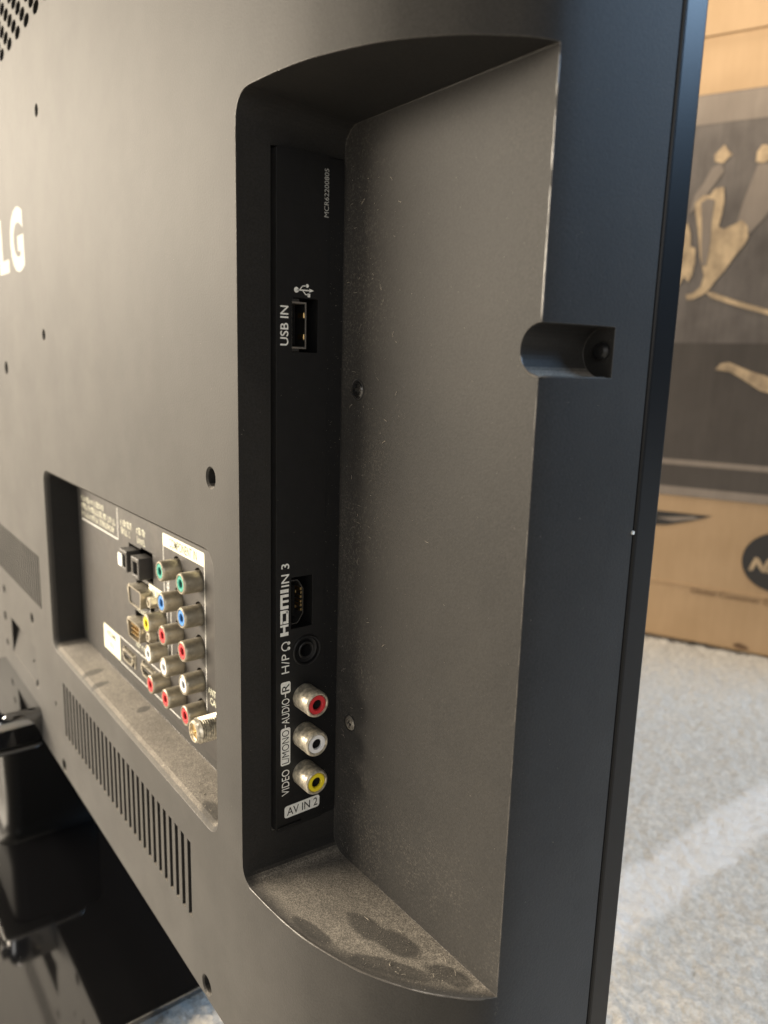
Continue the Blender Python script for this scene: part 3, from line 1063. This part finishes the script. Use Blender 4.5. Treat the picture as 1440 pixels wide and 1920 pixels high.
# ---- dust: specks and fibres lying on the set ----
def dust():
    rr = random.Random(11)
    V, F = [], []

    def speck(p, s, up):
        k = len(V)
        a = Vector((rr.gauss(0, 1), rr.gauss(0, 1), rr.gauss(0, 1))).normalized()
        b_ = a.cross(Vector((rr.gauss(0, 1), rr.gauss(0, 1), rr.gauss(0, 1)))).normalized()
        c = a.cross(b_)
        e = rr.uniform(0.6, 1.8)
        for d in (a * s * e, -a * s * e, b_ * s, -b_ * s, c * s * 0.7, -c * s * 0.7):
            V.append(Vector(p) + up * s * 0.4 + d)
        for t in ((0, 2, 4), (2, 1, 4), (1, 3, 4), (3, 0, 4), (2, 0, 5), (1, 2, 5), (3, 1, 5), (0, 3, 5)):
            F.append(tuple(k + i for i in t))

    def fibre(p, up, L):
        d = Vector((rr.gauss(0, 1), rr.gauss(0, 1), rr.gauss(0, 1)))
        d = (d - up * d.dot(up)).normalized()
        side = up.cross(d)
        bend = rr.uniform(-1.2, 1.2)
        w = rr.uniform(0.025, 0.05)
        pts = []
        for i in range(6):
            t = i / 5
            pts.append(Vector(p) + d * L * t + side * bend * L * 0.4 * t * t + up * (0.06 + 0.25 * math.sin(math.pi * t) * rr.random()))
        k = len(V)
        for q in pts:
            V.append(q + side * w)
            V.append(q - side * w)
            V.append(q + up * w)
        for i in range(5):
            a = k + 3 * i
            F.append((a, a + 1, a + 4, a + 3))
            F.append((a + 1, a + 2, a + 5, a + 4))
            F.append((a + 2, a, a + 3, a + 5))

    up = Vector((0, 0, 1))
    n = 0
    while n < 2300:                                    # recess ledge
        x, y = rr.uniform(2, 77), rr.uniform(1, 33.4)
        dg = y - g_of(x)
        if dg < 0.4 or rr.random() > min(1, dg / 7):
            continue
        speck((x, y, -162.1 - 0.9 * (y / 33.8 - 0.5)), abs(rr.gauss(0, 0.05)) + 0.025, up)
        n += 1
    for _ in range(60):
        x = rr.uniform(4, 70)
        y = rr.uniform(g_of(x) + 2, 33)
        fibre((x, y, -162.0), up, rr.uniform(0.6, 2.0))
    out = Vector((0, -1, 0))
    for _ in range(1500):                              # recess floor, thick near the corner
        x = 3.2 + abs(rr.gauss(0, 13)) if rr.random() < 0.75 else rr.uniform(3, 78)
        z = rr.uniform(-161, 55)
        if x > 77:
            continue
        speck((x, 33.8, z), abs(rr.gauss(0, 0.03)) + 0.015, out)
    for _ in range(55):
        fibre((3.2 + abs(rr.gauss(0, 12)), 33.75, rr.uniform(-160, 55)), out, rr.uniform(0.5, 1.8))
    sd = Vector((1, 0, 0))
    for _ in range(420):                               # side plate's step and face
        y = rr.uniform(27.8, 33) if rr.random() < 0.8 else rr.uniform(1, 33)
        x = 2.42 if y > 27.6 else (3.02 if y > 10.6 else 1.6 * y / 33.8)
        speck((x, y, rr.uniform(-146, 40)), abs(rr.gauss(0, 0.035)) + 0.015, sd)
    for _ in range(900):                               # socket bay's ledge
        speck((rr.uniform(-218, -22), rr.uniform(3, 15.5), -154.7), abs(rr.gauss(0, 0.07)) + 0.04, up)
    for _ in range(160):                               # scattered on the back
        speck((rr.uniform(-200, -3), 0, rr.uniform(-215, 140)), abs(rr.gauss(0, 0.03)) + 0.02, out)
    for _ in range(130):                               # on the right side
        y = rr.uniform(36, 69)
        xx = 79.3 + 2.7 * (1 - math.exp(-(y - 36) / 14))
        speck((xx, y, rr.uniform(-220, 120)), abs(rr.gauss(0, 0.035)) + 0.02, sd)
    me = bpy.data.meshes.new('dust')
    me.from_pydata([tuple(v) for v in V], [], F)
    me.update()
    o = bpy.data.objects.new('dust', me)
    COL.objects.link(o)
    finish(o, 'dust', M['dust'], tv, None, OFFSET)
    o['kind'] = 'stuff'


dust()

# ------------------------------------------------------------------ cardboard box
ang = math.radians(22)
bx = empty('cardboard_box', (-0.2625, 0.6533, 0.0), ang)
bx['label'] = 'large brown cardboard box with dark printed panel standing on the carpet beyond the television'
bx['category'] = 'box'
# box frame: x along the front, y into it, z up (mm)
cb = tmp_obj(*box(-290, 330, 0, 280, 0, 742))
bevel(cb, 3.5, 3)
for v_ in cb.data.vertices:                            # soft dents along the foot
    if v_.co.z < 30 and v_.co.y < 20:
        v_.co.z += 1.5
carton = finish(cb, 'carton', M['card'], bx)
part('top_flap', box(-290, 330, -3.2, -0.4, 626, 741), M['card'], bx, None, None, (0.8, 2))


def face(name, pts, mat, d=0.5):
    """printed shape on the box front"""
    return flat_part(name, [([(a, -d, b_) for a, b_ in pts], [tuple(range(len(pts)))])], M[mat], bx, None, (0, -1, 0))


def sheet(name, x0, x1, z0, z1, mat, d):
    return face(name, [(x0, z0), (x1, z0), (x1, z1), (x0, z1)], mat, d)


sheet('printed_panel', -262, 300, 166, 573, 'card_dark', 0.5)
sheet('printed_band', -262, 300, 545, 572, 'card_mid', 0.8)
sheet('printed_dark_field', -262, 300, 205, 330, 'card_dark2', 0.7)  # darker printed field across the panel
sheet('printed_line', -262, 300, 200, 206, 'card_mid', 1.0)
sheet('printed_foot', -262, 300, 177, 199.5, 'card_dark2', 0.9)
sheet('printed_rule', -262, 300, 166.5, 176, 'card_mid', 1.1)


def px_shape(pts):
    return pts


face('printed_shape', [(14, 509), (13, 515), (17, 519), (21.5, 524), (25, 519), (30, 514), (26, 511), (22, 506.5)], 'card_tan', 1.2)
face('printed_shape', [(52, 505), (52, 514), (56, 520), (64, 519), (74, 520), (80, 512), (76, 504), (66, 506), (58, 503)], 'card_tan', 1.2)
face('printed_shape', [(-6, 460), (-2, 478), (6, 490), (12, 503), (20, 507), (24, 499), (16, 487), (10, 478), (4, 468)], 'card_mid', 1.1)
face('printed_shape', [(40, 444), (44, 466), (50, 488), (54, 502), (78, 503), (80, 480), (66, 452), (54, 438)], 'card_mid', 1.1)
# long pale form with a stem
face('printed_shape', [(-1, 470), (6, 477), (13, 477), (17, 483), (25, 484), (27, 470), (26, 458), (24, 446), (29, 443), (38, 447), (45, 451),
                       (51, 445), (53, 434), (50, 427), (42, 416), (34, 402), (26, 392), (22, 385), (17, 380), (8, 375), (1, 374), (-1, 379), (6, 381), (13, 387), (15, 398), (12, 408), (9, 418), (6, 436), (2, 455)], 'card_tan', 1.3)
face('printed_shape', [(5, 470), (11, 474), (18, 472), (17, 450), (18, 430), (16, 408), (12, 408), (10, 424), (8, 448)], 'card_mid', 1.6)
face('printed_shape', [(-22, 440), (-6, 452), (-2, 440), (-1, 428), (4, 426), (5, 412), (3, 398), (0, 392), (-4, 398), (-9, 388), (-12, 400), (-18, 414)], 'card_tan', 1.3)
face('printed_shape', [(18, 382), (26, 381), (50, 372), (80, 363), (130, 350), (130, 346), (80, 358), (50, 367), (24, 376)], 'card_tan', 1.2)
face('printed_shape', [(36, 303), (40, 309), (48, 311), (58, 307), (70, 302), (90, 296), (130, 286), (130, 274), (96, 279), (80, 283), (66, 292), (50, 301)], 'card_tan', 1.2)
# flat wedge and round emblem below the panel
face('printed_shape', [(-70, 158), (-8, 147), (49, 147.5), (30, 140), (4, 132), (-30, 128), (-70, 132)], 'card_ink', 0.6)
face('printed_shape', [(-8, 139), (10, 137), (38, 143), (30, 145), (10, 142)], 'card_mid', 0.9)
EM = [(118 + 35 * math.cos(2 * math.pi * i / 48), 106 + 32 * math.sin(2 * math.pi * i / 48)) for i in range(48)]
face('round_emblem', EM, 'card_ink', 0.7)
bxu, bxv = (1, 0, 0), (0, 0, 1)
flat_part('emblem_lettering', [text_mesh('NE', (90, -1.1, 94), bxu, bxv, (0, -1, 0), 34, 15, 0.05, 0.3)], M['card_tan'], bx, None, (0, -1, 0))
flat_part('small_lettering', [text_mesh('Global Customer Dem', (36, -0.7, 59), bxu, bxv, (0, -1, 0), 92, 6.0, 0.0)], M['card_text'], bx, None, (0, -1, 0))
# torn scuff at the foot
face('scuff', [(84, 9), (90, 12), (97, 10), (101, 7), (95, 5), (88, 6)], 'card_text', 0.6)
face('scuff', [(38, 1.5), (44, 3.5), (58, 3), (62, 1.5), (52, 0.8)], 'card_ink', 0.6)
part('crease', box(-289, 329, -1.0, 0.2, 66.5, 67.5), M['card'], bx, None, None, (0.3, 2))
